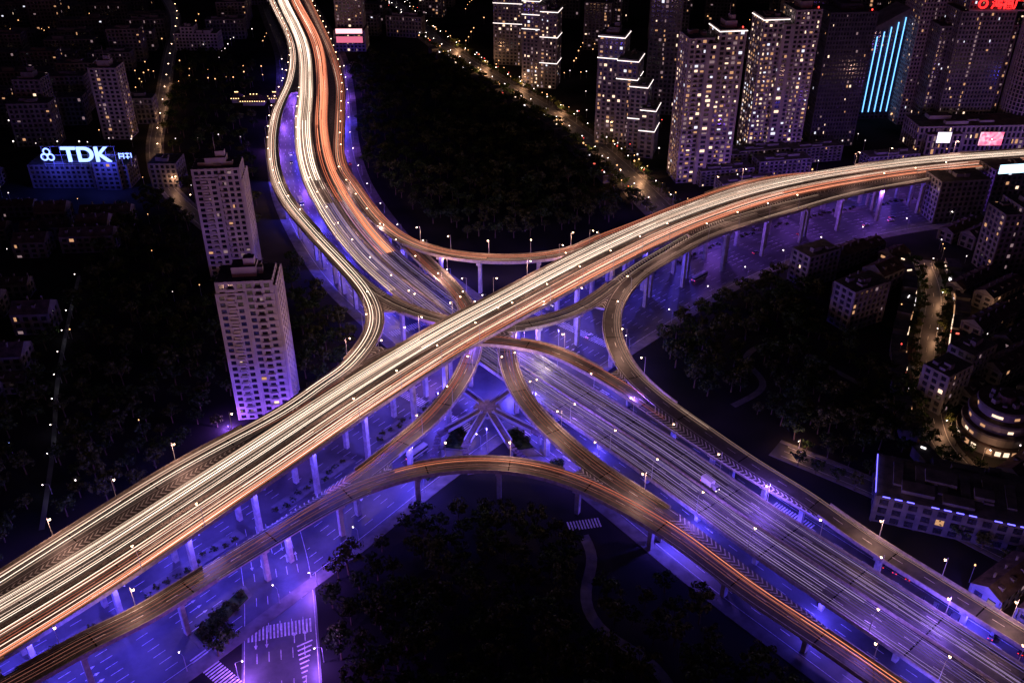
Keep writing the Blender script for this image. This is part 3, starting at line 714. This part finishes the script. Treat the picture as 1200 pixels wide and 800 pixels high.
for x,y in ((-96,326),(-124,328)):  # added ground-level fill lamps with fixtures, to brighten the apartment tower's walls
    par=empty('facade_fill_light',(x,y,0)); mb=MB(); mb.box(0,0,0,1.2,.3,.3,0,0); mb.box(0,0,1.2,1.7,.8,.5,0,0,taper=.8); mb.box(0,0,1.7,1.75,.6,.4,0,1); mb.obj('fixture',[M_steel,M_blueled],par); ob('lamp_light',LF2,par,(0,0,2.6))
# ---------------------------------------------------------------- vehicles
M_head=emi('headlamp',(1,.85,.7),6); M_tail=emi('tail_lamp',(1,.03,.02),4)
def carmesh(c,seed):
    mb=MB(); p=mat('car_paint_%d'%seed,c,c,1,.3,.3,.6)
    mb.box(0,0,.3,.85,4.5,1.8,0,0,taper=.96); mb.box(-.2,0,.85,1.42,2.6,1.6,0,1,taper=.78); mb.box(-.2,0,1.42,1.46,1.9,1.2,0,0)
    for sx in (-1.4,1.4):
        for sy in (-.85,.85): mb.tube((sx,sy-.1,.33),(sx,sy+.1,.33),.33,.33,10,2)
    for sy in (-.62,.62): mb.box(2.22,sy,.55,.72,.1,.34,0,3); mb.box(-2.22,sy,.55,.72,.1,.34,0,4)
    return mb.mesh('car',[p,M_glass,M_rubber,M_head,M_tail])
CM=[carmesh(c,i) for i,c in enumerate(((.5,.5,.5),(.02,.02,.025),(.2,.2,.22),(.06,.06,.07),(.6,.6,.58)))]
def busmesh(L,c,truck=False):
    mb=MB(); p=mat('vehicle_paint',c,c,1,.4)
    if truck: mb.box(-1.2,0,1,3.4,L-2.8,2.4,0,0); mb.box(L/2-.9,0,.6,2.7,1.9,2.3,0,4,taper=.93); mb.box(L/2+.02,0,1.6,2.4,.1,2,0,1)
    else: mb.box(0,0,.4,3.0,L,2.5,0,0); mb.box(0,0,1.4,2.4,L+.04,2.54,0,1); mb.box(-1,0,3,3.3,3,1.6,0,0)
    for sx in (-L*.3,L*.32):
        for sy in (-1.1,1.1): mb.tube((sx,sy-.15,.48),(sx,sy+.15,.48),.48,.48,10,2)
    for sy in (-.9,.9): mb.box(L/2+.05,sy,.7,.95,.1,.35,0,3); mb.box(-L/2-.03,sy,.7,.95,.1,.3,0,5)
    return mb.mesh('bus',[p,M_glass,M_rubber,M_head,M_steel,M_tail])
BUS=busmesh(11,(.4,.4,.4)); TRK=busmesh(8,(.6,.6,.58),True)
def veh(name,me,P,i,o,dz,rev): 
    x,y,z=pt(P,i,o,dz); ob(name,me,None,(x,y,z),math.atan2(P.t[i][1],P.t[i][0])+(math.pi if rev else 0))
veh('box_truck',TRK,PA['B'],near((75,277),PA['B'])[1],2.9,.03,False)
for k in range(46):
    G=random.choice((GA,GB)); i=random.randrange(6,G.n-6)
    if G.xy[i][1]>700: continue
    o=random.choice((-24,-20.5,-17,17,20.5,24)); rev=(o>0)
    if R()<.08: veh('bus',BUS,G,i,o,.04,rev)
    else: veh('car',random.choice(CM),G,i,o,.04,rev)
for i in range(14):
    for r in range(3):
        if R()<.7: ob('parked_car',random.choice(CM),None,(128+i*3.6,253-i*3.1-r*7-(r>0)*4,.02),.9)
# ---------------------------------------------------------------- sky, moonlight, camera
w=bpy.data.worlds.new('World'); sc.world=w; w.use_nodes=True; nt=w.node_tree; bg=nt.nodes['Background']
sky=nt.nodes.new('ShaderNodeTexSky'); sky.sky_type='NISHITA'; sky.sun_disc=False; sky.sun_elevation=math.radians(2); sky.sun_rotation=math.radians(200)
mx=nt.nodes.new('ShaderNodeMix'); mx.data_type='RGBA'; mx.blend_type='MULTIPLY'; mx.inputs[0].default_value=1; mx.inputs[7].default_value=(.8,.36,1,1)
nt.links.new(sky.outputs[0],mx.inputs[6]); nt.links.new(mx.outputs[2],bg.inputs['Color']); bg.inputs['Strength'].default_value=.024
w.cycles.sampling_method='MANUAL'; w.cycles.sample_map_resolution=128
sl=bpy.data.lights.new('moonlight','SUN'); sl.energy=.014; sl.angle=math.radians(.5); sl.color=(.7,.65,1); so=ob('moonlight',sl); so.rotation_euler=(math.radians(50),0,math.radians(200))
cd=bpy.data.cameras.new('camera'); co=ob('camera',cd,None,(0,0,250)); co.rotation_euler=(math.radians(58),0,0); cd.lens=33; cd.sensor_width=36; cd.clip_end=20000; cd.clip_start=1
sc.camera=co
sc.view_settings.view_transform='Standard'; sc.view_settings.look='None'; sc.view_settings.exposure=0
